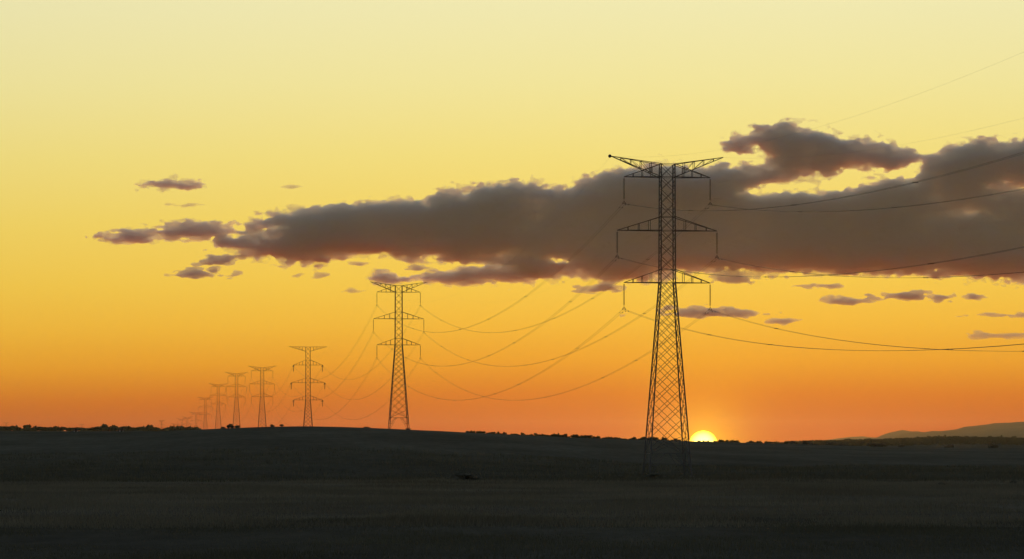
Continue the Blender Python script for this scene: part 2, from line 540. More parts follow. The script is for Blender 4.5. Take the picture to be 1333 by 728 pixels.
def cloud(shape, box, step, noise, depth, m_, seed, label, slope=1.0, grow=0.0, fringe=0.0, Y=CLOUD_Y, aspect=1.6):
    """box in photo pixels; builds the cloud at its true size, Y metres away"""
    x0, x1, y0, y1 = box
    x = np.arange(x0, x1 + step, step); y = np.arange(y0, y1 + step, step)
    D = depth + 10
    z = np.arange(-D, D + 1.5 * step, 1.5 * step)
    S = shape(*np.meshgrid(x, y, indexing='ij'))
    F = np.repeat(S[:, :, None], len(z), 2).astype(np.float32)
    F = np.minimum(F + grow, 1.1 * depth) * slope
    for k, (per, amp) in enumerate(noise):
        F += amp * grid_noise((x, y, z), (per * aspect, per, per * 1.4), seed * 17 + k)
    F -= np.abs(z) * 0.9
    F[0] = F[-1] = -9; F[:, 0] = F[:, -1] = -9; F[:, :, 0] = F[:, :, -1] = -9
    V, Q = surface_nets(F, (x, y, z))
    s_ = Y / F_PX
    cx, cy_ = (x0 + x1) / 2, (y0 + y1) / 2
    w_ = np.stack([(V[:, 0] - cx) * s_, V[:, 2] * s_, -(V[:, 1] - cy_) * s_], -1)
    Q = np.asarray(Q)
    o = link('cloud', mesh_from('cloud', w_, Q, m_))
    o.location = at(cx, cy_, Y)
    tag(o, label, 'cloud')
    if fringe:
        # thin torn vapour round the dense body
        F2 = F + fringe
        for k, (per, amp) in enumerate(((12, 3.0), (6, 3.2), (3.2, 2.6), (2.0, 1.6))):
            F2 += amp * grid_noise((x, y, z), (per * 1.3, per, per), seed * 31 + k)
        F2[0] = F2[-1] = -9; F2[:, 0] = F2[:, -1] = -9; F2[:, :, 0] = F2[:, :, -1] = -9
        V, Q = surface_nets(F2, (x, y, z))
        w_ = np.stack([(V[:, 0] - cx) * s_, V[:, 2] * s_, -(V[:, 1] - cy_) * s_], -1)
        link('cloud_fringe', mesh_from('cloud_fringe', w_, Q, M_FRINGE), o)
    return o


SLAB = [(320, 294), (335, 284), (360, 281), (410, 272.5), (440, 270), (470, 263), (510, 261), (550, 264), (572, 256), (610, 252), (622, 239), (680, 238), (740, 243),
        (757, 230), (790, 225), (830, 221), (910, 219), (945, 217), (975, 222), (1004, 214), (1012, 232), (1060, 236), (1190, 234), (1194, 212), (1202, 205), (1241, 194),
        (1290, 188), (1333, 184), (1420, 180), (1500, 205), (1560, 262), (1520, 330), (1420, 350), (1333, 357), (1240, 358), (1150, 355), (1060, 350), (1000, 352), (930, 351),
        (890, 350), (840, 356), (800, 363), (745, 360), (700, 361), (640, 340), (595, 339), (505, 337), (436, 334), (416, 343), (379, 342), (338, 336), (316, 328),
        (280, 319), (276, 311), (311, 309), (336, 310), (334, 303)]
LOBE = [(946, 188), (965, 181), (985, 171), (1020, 166), (1045, 168), (1085, 173), (1110, 182), (1150, 189), (1192, 200), (1216, 206), (1212, 219), (1168, 223), (1130, 219), (1105, 221),
        (1075, 231), (1040, 231), (1010, 240), (975, 243), (985, 225), (1003, 212), (1000, 200), (985, 192), (965, 194)]
GAP = [(963, 252), (990, 240), (1032, 238), (1075, 235), (1104, 224), (1132, 229), (1180, 217), (1199, 210), (1197, 226), (1175, 231), (1142, 240), (1113, 248), (1075, 250), (1032, 250), (985, 254)]
HOLES = [(318, 306, 24, 5.0), (345, 297, 8, 2.0), (455, 333.5, 26, 3.0), (663, 331, 9, 3.0), (640, 334, 12, 2.2), (720, 337, 10, 3.0), (1262, 276, 7, 2.5), (1325, 243, 14, 3)]


def slab_shape(X, Y):
    s_ = np.maximum(poly_sdf(SLAB, X, Y), poly_sdf(LOBE, X, Y))
    s_ = np.minimum(s_, -1.5 * poly_sdf(GAP, X, Y) - 1.5)
    for hx, hy, a, b_ in HOLES:
        s_ = np.minimum(s_, (np.sqrt(((X - hx) / a) ** 2 + ((Y - hy) / b_) ** 2) - 1) * b_ * 1.6)
    return s_


cloud(slab_shape, (262, 1585, 152, 378), 1.35, [(60, 5), (30, 4.5), (15, 5.0), (8, 5.6), (4.6, 5.2), (2.8, 3.6)], 18, M_CLOUD, 1,
      'broad brown grey cloud bank stretching behind the nearest pylon', grow=3.4, fringe=2.8, aspect=1.9)


def puff(cx, cy_, w_, h_, kind, seed, label, poly=None):
    a, b_ = w_ / 2, h_ / 2

    def shape(X, Y):
        if poly is not None: return poly_sdf(poly, X, Y)
        k = np.sqrt(((X - cx) / a) ** 2 + ((Y - cy_) / np.where(Y > cy_, b_ * 0.8, b_ * 1.1)) ** 2)
        return (1 - k) * b_
    mt = {'c': M_CLOUDLET, 'd': M_CLOUD, 'w': M_WISP}[kind]
    amp = min(1.0, h_ / 14.0)
    cloud(shape, (cx - a * 1.25 - 14, cx + a * 1.25 + 14, cy_ - b_ - 12, cy_ + b_ + 12), 0.8 if w_ < 60 else 1.1,
          [(14, 3.6 * amp), (7, 4.2 * amp), (3.6, 4.0 * amp), (2.0, 2.8 * amp)], max(5.0, h_ * 0.9), mt, seed, label, aspect=2.8, grow=(0.26 if kind == 'd' else 0.13) * h_ * min(1.0, 10.0 / h_), fringe=1.0 if kind == 'd' else 0.0)


STRIP = [(482, 363), (493, 356), (505, 357), (520, 361), (536, 358), (560, 357), (586, 354), (606, 348), (640, 347), (664, 345), (690, 347), (715, 352), (705, 364), (685, 366), (640, 366),
         (586, 368.5), (540, 366), (505, 369), (492, 367)]
puff(172, 310, 76, 16, 'd', 2, 'dark tapering cloud at the far left tip of the bank')
puff(262, 302.5, 112, 21, 'd', 3, 'dark elongated cloud joining the left tip to the bank')
puff(599, 357, 236, 24, 'd', 4, 'ragged cloud strip under the bank above the second pylon', STRIP)
puff(221, 242.5, 56, 11, 'd', 5, 'small dark flat cloud alone in the upper left sky')
puff(247, 267.5, 46, 6, 'w', 6, 'faint wisp under the lone upper left cloud')
puff(382, 243.5, 20, 4, 'w', 7, 'tiny faint wisp right of the lone upper left cloud')
puff(280, 340, 55, 13, 'c', 8, 'upper of the little clouds under the left tip')
puff(251, 357.5, 44, 10, 'c', 9, 'lower left one of the little clouds under the left tip')
puff(279, 353, 16, 9, 'c', 10, 'smallest dot between the little clouds under the left tip')
puff(304, 358, 22, 9, 'c', 11, 'lower right one of the little clouds under the left tip')
puff(417, 361, 20, 8, 'w', 12, 'pale round puff midway under the bank')
puff(388, 358.5, 16, 6, 'w', 13, 'paler puff left of the round puff under the bank')
puff(463, 344.5, 20, 6, 'c', 14, 'small streak close under the bank upper left of second pylon')
puff(541, 348.5, 21, 8, 'c', 15, 'small round cloud directly over the second pylon top')
puff(458, 379, 26, 6, 'w', 16, 'small streak left of the second pylon top')
puff(781, 377, 52, 10, 'c', 17, 'small flat cloud left of the nearest pylon lowest arm')
puff(913, 408.5, 150, 12, 'c', 18, 'long flat cloud crossing behind the nearest pylon waist')
puff(1021, 418.5, 38, 7, 'c', 19, 'short streak trailing right of the long flat cloud')
puff(957, 361, 64, 17, 'w', 20, 'reddish ragged patch under the bank right of nearest pylon')
puff(1070, 372, 50, 8, 'c', 21, 'short flat cloud below the bank above the double cloud')
puff(1101, 393, 68, 8, 'c', 22, 'left thinner half of the double cloud at right')
puff(1180, 387.5, 84, 12, 'c', 23, 'right thicker half of the double cloud at right')
puff(1268, 388.5, 24, 7, 'c', 24, 'tiny cloud right of the double cloud')
puff(1314, 410.5, 94, 7, 'c', 25, 'flat dark streak at the right edge of the sky')
puff(1318, 437, 84, 9, 'w', 26, 'lowest streak at the right edge among the wires')

# ----------------------------------------------------------------- pylons
DEP = 480.0                                   # spacing of the pylons in depth
LINE_A, LINE_B = 699.0, 497.0                 # the line of pylons: x = (A - B d) / F * 480


def line_pt(d):
    return (LINE_A - LINE_B * d) / F_PX * DEP, d * DEP


YAW = math.atan(LINE_B / F_PX)                # the line runs away to the left

BAR = mesh_from('bar', [(x_, y_, z_) for z_ in (0, 1) for x_, y_ in ((-.5, -.5), (.5, -.5), (.5, .5), (-.5, .5))],
                [(3, 2, 1, 0), (4, 5, 6, 7), (0, 1, 5, 4), (1, 2, 6, 5), (2, 3, 7, 6), (3, 0, 4, 7)], M_STEEL)


def bar_matrix(a, b_, w_):
    a, b_ = Vector(a), Vector(b_)
    d = b_ - a
    return Matrix.Translation(a) @ d.to_track_quat('Z', 'Y').to_matrix().to_4x4() @ Matrix.Diagonal((w_, w_, d.length, 1))


def bars_mesh(name, bars, m_=M_STEEL):
    bv = np.array([v.co for v in BAR.vertices]); bf = np.array([p.vertices for p in BAR.polygons])
    V, Fc = [], []
    for k, (a, b_, w_) in enumerate(bars):
        M = np.array(bar_matrix(a, b_, w_))
        V.append(bv @ M[:3, :3].T + M[:3, 3]); Fc.append(bf + 8 * k)
    return mesh_from(name, np.concatenate(V), np.concatenate(Fc), m_)


def lathe(profile, seg=8):
    V, Fc = [], []
    for r_, z_ in profile:
        V += [(r_ * math.cos(2 * math.pi * k / seg), r_ * math.sin(2 * math.pi * k / seg), z_) for k in range(seg)]
    for i in range(len(profile) - 1):
        for k in range(seg):
            k2 = (k + 1) % seg
            Fc.append((i * seg + k, i * seg + k2, (i + 1) * seg + k2, (i + 1) * seg + k))
    return V, Fc


def string_mesh(length, discs=20):
    prof = [(0.02, 0), (0.02, -0.18)]
    st = (length - 0.5) / discs
    for i in range(discs):
        z_ = -0.2 - i * st
        prof += [(0.035, z_), (0.16, z_ - 0.04), (0.155, z_ - 0.065), (0.035, z_ - 0.08)]
    prof += [(0.02, -length + 0.28), (0.02, -length)]
    V, Fc = lathe(prof)
    return mesh_from('insulator_string', V, Fc, M_GLASS, True)


STRING = string_mesh(3.7)
YOKE = bars_mesh('yoke', [((0, 0, 0.06), (-0.22, 0, -0.25), 0.07), ((0, 0, 0.06), (0.22, 0, -0.25), 0.07), ((-0.22, 0, -0.25), (0.22, 0, -0.25), 0.06),
                          ((-0.22, -0.2, -0.34), (-0.22, 0.2, -0.34), 0.09), ((0.22, -0.2, -0.34), (0.22, 0.2, -0.34), 0.09),
                          ((-0.22, 0, -0.25), (-0.22, 0, -0.34), 0.05), ((0.22, 0, -0.25), (0.22, 0, -0.34), 0.05)])
CAPM = mesh_from('foot', *lathe([(0.0, 0.22), (0.26, 0.22), (0.4, -0.6), (0.0, -0.6)], 10), M_CONC)

ARMS = ((16.2, 6.7, 2.0), (8.0, 7.76, 2.1), (0.0, 6.7, 2.0))   # height over the lowest arm, half length, rise of the upper chord
TOPZ, TIPZ, TIPX = 18.2, 19.35, 8.75


def half_w(z, kind):
    """half width of the body; z measured from the lowest arm"""
    if z >= 0: return 1.12 - 0.004 * z
    return 1.14 + 0.0715 * -z


def build_pylon(d, z_mid, label, kind='suspension', detail=True, ball=False, group='pylons of the power line', thick=1.0, yaw=None):
    """z_mid: height of the middle arm over eye level at the base point"""
    X, Y = line_pt(d) if not isinstance(d, tuple) else d
    zb = hz(X, Y)
    z3 = EYE + z_mid - 8.0                    # lowest arm, world
    L = z3 - zb                               # body length under the lowest arm
    root = tag(empty('pylon', (X, Y, zb), YAW if yaw is None else yaw), label, 'pylon', group)
    part_bars = []                            # (part, sub, bars)
    zz = lambda z: z + L
    corner = lambda z, i: Vector(((1, 1, -1, -1)[i] * half_w(z, kind), (1, -1, -1, 1)[i] * half_w(z, kind), zz(z)))
    LEGW, BRW, BR2 = 0.145 * thick, 0.064 * thick, 0.062 * thick
    kz = -L + 3.6
    legs, brace = [], []
    for i in range(4):
        legs.append((corner(-L, i), corner(0, i), LEGW))
        legs.append((corner(0, i), corner(TOPZ, i), LEGW * 0.8))
    # straight part: crossed panels
    levels = [0.0, 2.0, 4.0, 6.0, 8.0, 10.1, 12.15, 14.2, 16.2, 18.2]
    for za, zb_ in zip(levels, levels[1:]):
        for i in range(4):
            j = (i + 1) % 4
            brace.append((corner(za, i), corner(zb_, j), BR2)); brace.append((corner(za, j), corner(zb_, i), BR2))
    for za in (0.0, 2.0, 8.0, 10.1, 16.2, 18.2):
        for i in range(4): brace.append((corner(za, i), corner(za, (i + 1) % 4), BRW))
    # tapering part: double lattice, each bar climbing over two panels
    nodes = [0.0]
    while nodes[-1] > kz + 1.0:
        st = 1.25 + 0.062 * -nodes[-1]
        nodes.append(nodes[-1] - st)
    sc_ = kz / nodes[-1]
    nodes = [q * sc_ for q in nodes]
    for i in range(4):
        j = (i + 1) % 4
        for k in range(len(nodes) - 1):
            k2 = min(k + 2, len(nodes) - 1)
            brace.append((corner(nodes[k], i), corner(nodes[k2], j), BRW)); brace.append((corner(nodes[k], j), corner(nodes[k2], i), BRW))
        mid = (corner(nodes[0], i) + corner(nodes[0], j)) / 2
        # half bars from the first arm level down to the second node
        brace.append((mid, corner(nodes[1], i), BRW)); brace.append((mid, corner(nodes[1], j), BRW))
        # foot: horizontal and two splayed struts each side
        a, b_ = corner(kz, i), corner(kz, j)
        fa, fb = corner(-L, i), corner(-L, j)
        brace.append((a, b_, BRW * 1.2))
        ma, mb = a.lerp(b_, 0.36), a.lerp(b_, 0.64)
        for top_, leg_t, ft in ((ma, a, fa), (mb, b_, fb)):
            brace.append((top_, ft, BRW))
            q = leg_t.lerp(ft, 0.5); h_ = top_.lerp(ft, 0.5)
            brace.append((q, h_, BR2)); brace.append((q, top_, BR2))

    arms, tips, attach, tops = [], [], [], []

    def crossarm(side, z_lo, z_hi, length, z_tip, name, nst, flat):
        """pyramid of four chords from the body corners to one tip"""
        iF, iB = (0, 1) if side > 0 else (3, 2)
        tip = Vector((side * length, 0, zz(z_tip)))
        cl = [corner(z_lo, iF), corner(z_lo, iB)]; cu = [corner(z_hi, iF), corner(z_hi, iB)]
        out = [(c_, tip, 0.11 * thick) for c_ in cl] + [(c_, tip, 0.095 * thick) for c_ in cu]
        prev = None
        for k in range(1, nst + 1):
            t = k / (nst + 1.0)
            lo_ = [c_.lerp(tip, t) for c_ in cl]; up_ = [c_.lerp(tip, t) for c_ in cu]
            for q in (0, 1): out.append((lo_[q], up_[q], 0.065 * thick))
            if k < nst: out.append((lo_[0], lo_[1], 0.065 * thick))
            if prev and not flat:
                for q in (0, 1): out.append((prev[0][q], lo_[0].lerp(up_[0], 1.0) if q == 0 else up_[1], 0.055 * thick))
            prev = (lo_, up_)
        return out, tip

    for side in (-1, 1):
        if kind == 'suspension':
            bs, tip = crossarm(side, 16.2, TOPZ, TIPX, TIPZ, 'crossarm', 4, False)
        else:
            bs, tip = crossarm(side, 22.6, 24.6, 8.75, 24.75, 'crossarm', 4, False)
        arms.append(bs); tops.append(tip)
        for z_, hl_, ri in ARMS:
            if kind == 'tension' and z_ > 16: ri = 2.4
            bs, tip = crossarm(side, z_, z_ + ri, hl_, z_, 'crossarm', 3, True)
            arms.append(bs); tips.append(tip)
    if kind == 'tension':
        for i in range(4): legs.append((corner(TOPZ, i), Vector((corner(TOPZ, i).x, corner(TOPZ, i).y, zz(24.65))), LEGW * 0.8))
        zs = [18.2, 20.4, 22.5, 24.6]
        for za, zb_ in zip(zs, zs[1:]):
            for i in range(4):
                j = (i + 1) % 4
                brace.append((corner(za, i), corner(zb_, j), BR2)); brace.append((corner(za, j), corner(zb_, i), BR2))
        for i in range(4): brace.append((corner(24.6, i), corner(24.6, (i + 1) % 4), BRW))

    def put(name, bar, parent):
        o = link(name, BAR, parent)
        o.matrix_local = bar_matrix(*bar)
        return o
    if detail:
        for q in legs: put('leg', q, root)
        for q in brace: put('brace', q, root)
        for bs in arms:
            # the chord carries the arm, its struts are sub-parts
            ch = link('crossarm', bars_mesh('crossarm', bs[:4]), root)
            for q in bs[4:]: put('strut', q, ch)
        for i in range(4):
            f_ = link('foot', CAPM, root); f_.location = corner(-L, i)
    else:
        link('lattice_body', bars_mesh('lattice_body', legs + brace), root)
        for bs in arms: link('crossarm', bars_mesh('crossarm', bs), root)
    # insulators
    for tip in tips:
        if kind == 'suspension':
            s_ = link('insulator_string', STRING, root); s_.location = tip + Vector((0, 0, -0.08))
            y_ = link('yoke', YOKE, s_); y_.location = (0, 0, -3.72)
            attach.append([tip + Vector((0, 0, -4.12))] * 2)
        else:
            ends = []
            for fb in (-1, 1):
                s_ = link('insulator_string', STRING, root)
                s_.location = tip + Vector((0, fb * 0.15, -0.08)); s_.rotation_euler = (fb * math.radians(83), 0, 0)
                e_ = tip + Vector((0, fb * 3.9, -0.6)); ends.append(e_)
                y_ = link('yoke', YOKE, s_); y_.location = (0, 0, -3.72)
            lp = link('jumper_loop', bars_mesh('jumper_loop', [(ends[0], tip + Vector((0, -2.2, -3.0)), 0.07), (tip + Vector((0, -2.2, -3.0)), tip + Vector((0, 2.2, -3.0)), 0.07),
                                                               (tip + Vector((0, 2.2, -3.0)), ends[1], 0.07)], M_WIRE), root)
            s_ = link('insulator_string', STRING, root); s_.location = tip + Vector((0, 0, -0.08)); s_.scale = (1, 1, 0.8)
            attach.append(ends)
    if ball:
        bmm = bmesh.new(); bmesh.ops.create_icosphere(bmm, subdivisions=2, radius=0.27)
        mm = bpy.data.meshes.new('warning_ball'); bmm.to_mesh(mm); bmm.free(); mm.materials.append(M_GLASS)
        o = link('warning_ball', mm, root); o.location = tops[0] + Vector((-0.15, 0, 0.0))
    M = Matrix.Translation((X, Y, zb)) @ Matrix.Rotation(root.rotation_euler[2], 4, 'Z')
    # attachment points: index 0 side toward the camera, 1 side away; order left upper, middle, lower, right upper, middle, lower
    return dict(att=[[M @ e for e in a] for a in attach], top=[M @ t_ for t_ in tops])


P = {}
P[1] = build_pylon(1, (HOR - 300.4) / F_PX * 480, 'nearest lattice pylon, tall and dark, beside the setting sun', ball=True)
P[2] = build_pylon(2, (HOR - 415.2) / F_PX * 960, 'second lattice pylon, its splayed feet on the hill crest')
P[3] = build_pylon(3.02, (HOR - 498.4) / F_PX * 1450, 'flat-topped lattice pylon with dark knobs at its arm ends', kind='tension')
P[4] = build_pylon(4.07, (HOR - 500.0) / F_PX * 1954, 'tallest lattice pylon left of the flat-topped one', detail=False)
P[5] = build_pylon(5.05, (HOR - 503.6) / F_PX * 2424, 'second lattice pylon left of the flat-topped one', detail=False)
P[6] = build_pylon(6.1, (HOR - 515.0) / F_PX * 2928, 'third lattice pylon left of the flat-topped one', detail=False)
P[7] = build_pylon(7.15, (HOR - 530.2) / F_PX * 3432, 'fourth lattice pylon left of the flat-topped one, above dark bushes', detail=False)
P[8] = build_pylon(8.15, (HOR - 548.0) / F_PX * 3912, 'small faint pylon just left of the four receding ones', detail=False)
P[9] = build_pylon(9.4, (HOR - 552.5) / F_PX * 4512, 'fainter pylon, second left of the four receding ones', detail=False)
P[10] = build_pylon(10.4, (HOR - 554.0) / F_PX * 4992, 'very faint pylon overlapping the fainter one on its left', detail=False)
P[11] = build_pylon(11.9, (HOR - 559.0) / F_PX * 5712, 'lowest faint pylon, barely over the trees', detail=False)
for (px, py, Y, lab) in ((210.3, 554, 7700, 'tiny distant pylon over the trees, rightmost of those standing apart'), (152, 563.0, 9600, 'tiny top of a distant pylon between two others over the trees'),
                         (106.5, 558.0, 9000, 'tiny distant pylon over the middle of the left tree row'), (50.5, 560.5, 9600, 'tiny top of a distant pylon second from the left edge'),
                         (8.0, 556.0, 8700, 'tiny distant pylon at the very left edge over the trees')):
    q = at(px, 0, Y)
    build_pylon((q.x, q.y), (HOR - py) / F_PX * Y + 2, lab, detail=False, yaw=-0.1)

# ----------------------------------------------------------------- wires
def tube(pts, rad, seg=5):
    pts = [Vector(p) for p in pts]
    V, Fc = [], []
    for i, p in enumerate(pts):
        t = (pts[min(i + 1, len(pts) - 1)] - pts[max(i - 1, 0)]).normalized()
        u = t.cross(Vector((0, 0, 1))).normalized(); w_ = u.cross(t)
        for k in range(seg):
            a = 2 * math.pi * k / seg
            V.append(p + u * (rad * math.cos(a)) + w_ * (rad * math.sin(a)))
    for i in range(len(pts) - 1):
        for k in range(seg):
            k2 = (k + 1) % seg
            Fc.append((i * seg + k, i * seg + k2, (i + 1) * seg + k2, (i + 1) * seg + k))
    return [tuple(v) for v in V], Fc


SPACER = bars_mesh('spacer', [((-0.24, 0, 0), (0.24, 0, 0), 0.06), ((-0.2, -0.2, 0), (-0.2, 0.2, 0), 0.085), ((0.2, -0.2, 0), (0.2, 0.2, 0), 0.085)], M_STEEL)
DAMP = bars_mesh('damper', [((0, -0.25, -0.12), (0, 0.25, -0.12), 0.03), ((0, -0.3, -0.12), (0, -0.18, -0.12), 0.07), ((0, 0.18, -0.12), (0, 0.3, -0.12), 0.07), ((0, 0, 0), (0, 0, -0.12), 0.05)], M_STEEL)
LEV = ('upper', 'middle', 'lower')
R_WIRE = 0.016


def sagged(a, b_, sag, n_=44):
    out = []
    for i in range(n_ + 1):
        t = i / n_
        p = a.lerp(b_, t); p.z -= 4 * sag * t * (1 - t)
        out.append(p)
    return out


def span(A, B, sag, where, fine, offs=None):
    ux = Vector((math.cos(YAW), math.sin(YAW), 0))
    for k in range(6):
        side = ('left', 'right')[k // 3]; lev = LEV[k % 3]
        a = A['att'][k][1] if A['att'] else None
        b_ = B['att'][k][0]
        root = tag(empty('power_line', a), f'{lev} {side} pair of wires {where}', 'power line', 'wires between the pylons')
        for s_ in (-0.21, 0.21):
            pts = [p + ux * s_ - a for p in sagged(a, b_, sag)]
            link('wire', mesh_from('wire', *tube(pts, R_WIRE), M_WIRE, True), root)
        if fine:
            L_ = (b_ - a).length
            for j in range(1, int(L_ / 55)):
                t = (j + 0.18 * math.sin(3.1 * j + k)) / int(L_ / 55)
                p = a.lerp(b_, t); p.z -= 4 * sag * t * (1 - t)
                o = link('spacer', SPACER, root); o.location = p - a; o.rotation_euler = (0, 0, YAW)
            for t in (0.006, 0.994):
                p = a.lerp(b_, t); p.z -= 4 * sag * t * (1 - t)
                for s_ in (-0.21, 0.21):
                    o = link('damper', DAMP, root); o.location = p - a + ux * s_; o.rotation_euler = (0, 0, YAW)
    for k in range(2):
        side = ('left', 'right')[k]
        a, b_ = A['top'][k], B['top'][k]
        o = link('ground_wire', None)
        o.location = a
        tag(o, f'single thin {side} top wire {where}', 'power line', 'top wires between the pylons')
        link('wire', mesh_from('wire', *tube([p - a for p in sagged(a, b_, sag * 0.97)], 0.005), M_WIRE, True), o)


# the pylon before the nearest one stands out of frame; the wires reach to where it stands
x0_, y0_ = line_pt(0)
x1_, y1_ = line_pt(1)
off = Vector((x0_ - x1_, y0_ - y1_, 1.0))
P0 = dict(att=[[e + off for e in a] for a in P[1]['att']], top=[t_ + off for t_ in P[1]['top']])
span(P0, P[1], 13.4, 'leaving the nearest pylon toward the right edge', True)
span(P[1], P[2], 13.4, 'sagging between the nearest and the second pylon', True)
span(P[2], P[3], 13.2, 'sagging between the second and the flat-topped pylon', False)
names = {3: 'flat-topped pylon and the first one left of it', 4: 'first and second pylons left of the flat-topped one', 5: 'second and third pylons left of the flat-topped one',
         6: 'third and fourth pylons left of the flat-topped one'}
for k in (3, 4, 5, 6): span(P[k], P[k + 1], 13.0, 'between the ' + names[k], False)

# ----------------------------------------------------------------- trees and bushes
def crown_mesh(seed, lumps, r0, flat=0.8, cards=420, size=0.42, m_=None):
    g = np.random.default_rng(seed)
    V, Fc = [], []
    cs = [(g.uniform(-1, 1) * r0 * 0.75, g.uniform(-1, 1) * r0 * 0.75, g.uniform(-0.35, 0.5) * r0 * flat, r0 * g.uniform(0.38, 0.62)) for _ in range(lumps)]
    # dense heart of every clump
    for cx, cy_, cz, rr in cs:
        i = len(V)
        for a in range(5):
            for q in range(6):
                t_, f_ = math.pi * a / 4, math.pi * q / 3
                k_ = rr * 0.72 * (1 + 0.2 * g.uniform(-1, 1))
                V.append(np.array([cx + k_ * math.sin(t_) * math.cos(f_), cy_ + k_ * math.sin(t_) * math.sin(f_), cz + k_ * flat * math.cos(t_)]))
        for a in range(4):
            for q in range(6):
                q2 = (q + 1) % 6
                Fc.append((i + a * 6 + q, i + a * 6 + 6 + q, i + a * 6 + 6 + q2, i + a * 6 + q2))
    for k in range(cards):
        cx, cy_, cz, rr = cs[k % lumps]
        dv = g.normal(size=3); dv /= np.linalg.norm(dv)
        p = np.array([cx, cy_, cz]) + dv * rr * g.uniform(0.35, 1.0) ** 0.5 * np.array([1, 1, flat])
        a = g.normal(size=3); a /= np.linalg.norm(a)
        b_ = np.cross(a, g.normal(size=3)); b_ /= np.linalg.norm(b_)
        s_ = size * g.uniform(0.6, 1.3) * (1.9 if k % 3 == 0 else 1.0)
        i = len(V)
        V += [p - a * s_, p - b_ * s_ * 0.6, p + a * s_, p + b_ * s_ * 0.6]
        Fc.append((i, i + 1, i + 2, i + 3))
    return mesh_from('crown', V, Fc, m_ or M_LEAF)


def trunk_mesh(seed, hgt, rad):
    g = random.Random(seed)
    Vall, Fall = [], []

    def limb(pts, r_a, r_b):
        base = len(Vall)
        for i, p in enumerate(pts):
            r_ = r_a + (r_b - r_a) * i / (len(pts) - 1)
            for k in range(6):
                a = math.pi * k / 3
                Vall.append((p[0] + r_ * math.cos(a), p[1] + r_ * math.sin(a), p[2]))
        for i in range(len(pts) - 1):
            for k in range(6):
                k2 = (k + 1) % 6
                Fall.append((base + i * 6 + k, base + i * 6 + k2, base + i * 6 + 6 + k2, base + i * 6 + 6 + k))
    limb([(0, 0, -0.3), (0.05, 0, hgt * 0.25), (0.02, 0.05, hgt * 0.5)], rad, rad * 0.7)
    for k in range(5):
        a = k * 1.26 + g.random()
        e = hgt * g.uniform(0.28, 0.42)
        limb([(0, 0, hgt * 0.42), (math.cos(a) * e * 0.5, math.sin(a) * e * 0.5, hgt * 0.62), (math.cos(a) * e, math.sin(a) * e, hgt * g.uniform(0.72, 0.9))], rad * 0.6, rad * 0.2)
    return mesh_from('trunk', Vall, Fall, M_BARK)


TREES = [(crown_mesh(100 + k, 7 + k % 3, 2.5, (0.75, 0.9, 0.65, 1.05)[k % 4]), trunk_mesh(200 + k, 3.8, 0.22)) for k in range(6)]
M_SHRUB = noise_mat('dry_shrub_leaves', (0.08, 0.078, 0.055), (0.15, 0.14, 0.10), 2.0, 0.9)
translucent(M_SHRUB, (0.03, 0.03, 0.02))
BUSHES = [(crown_mesh(150 + k, 6, 1.0, 0.6, 300, 0.13, M_SHRUB), trunk_mesh(250 + k, 0.9, 0.06)) for k in range(4)]


def tree(X, Y, h_, w_, label, group=None, name='tree', cat='tree', var=None):
    """h_ total height, w_ width"""
    k = random.randrange(len(TREES)) if var is None else var
    cr, tr = TREES[k]
    root = tag(empty(name, (X, Y, hz(X, Y)), random.random() * 6.28), label, cat, group)
    sx, sz = w_ / 5.2, h_ / 4.2
    root.scale = (sx, sx, sz)
    link('trunk', tr, root)
    c_ = link('crown', cr, root); c_.location = (0, 0, 2.15)
    return root


def bush(X, Y, h_, w_, label, group=None):
    cr, tr = BUSHES[random.randrange(len(BUSHES))]
    root = tag(empty('bush', (X, Y, hz(X, Y)), random.random() * 6.28), label, 'bush', group)
    sx, sz = w_ / 2.0, h_ / 1.1
    root.scale = (sx, sx, sz)
    link('stem', tr, root)
    c_ = link('foliage', cr, root); c_.location = (0, 0, 0.5)
    return root


def tree_px(px, top, Y, wpx, label, group=None, var=None):
    q = at(px, top, Y)
    h_ = max(1.5, q.z - hz(q.x, Y))
    return tree(q.x, Y, h_, wpx * Y / F_PX, label, group, var=var)


g = random.Random(5)
GL = 'trees in the row along the left horizon'
special = {(35, 552.5, 11): 'tallest narrow tree near the left end of the horizon row', (138, 553.0, 17): 'broad rounded tree in the middle of the left horizon row',
           (160, 555.0, 9): 'small upright tree just right of the broad rounded one', (196, 552.6, 10): 'pointed tree over the right part of the left horizon row',
           (232, 554.0, 14): 'last big round tree at the right end of the left horizon row', (54, 556.0, 12): 'round tree right of the tallest narrow one at left',
           (4, 556.0, 12): 'round tree cut by the left edge of the picture'}
for (px, top, wpx), lab in special.items(): tree_px(px, top, 2900 + g.uniform(-60, 60), wpx, lab, GL)
def row_label(px):
    for lim, where in ((35, 'left of the tallest narrow tree'), (54, 'between the tallest narrow and the round one'), (138, 'left of the broad rounded tree'),
                       (196, 'right of the broad rounded tree'), (232, 'right of the pointed tree')):
        if px < lim: return 'low dark tree in the left row, ' + where
    return 'low dark tree ending the left row, right of its last big tree'


def crest_label(px):
    for lim, where in ((627, 'left of the lone round one'), (723, 'between the lone round one and the broad one midway'), (766, 'between broad midway one and nearest pylon'),
                       (832, 'just left of the nearest pylon legs'), (897, 'behind the nearest pylon legs'), (935, 'against the sun disc'), (956, 'between the sun and the rounded tree beside it'),
                       (1001, 'right of the rounded tree beside the sun')):
        if px < lim: return 'low dark tree on the crest, ' + where
    return 'low dark tree on the crest where the dark wood begins'


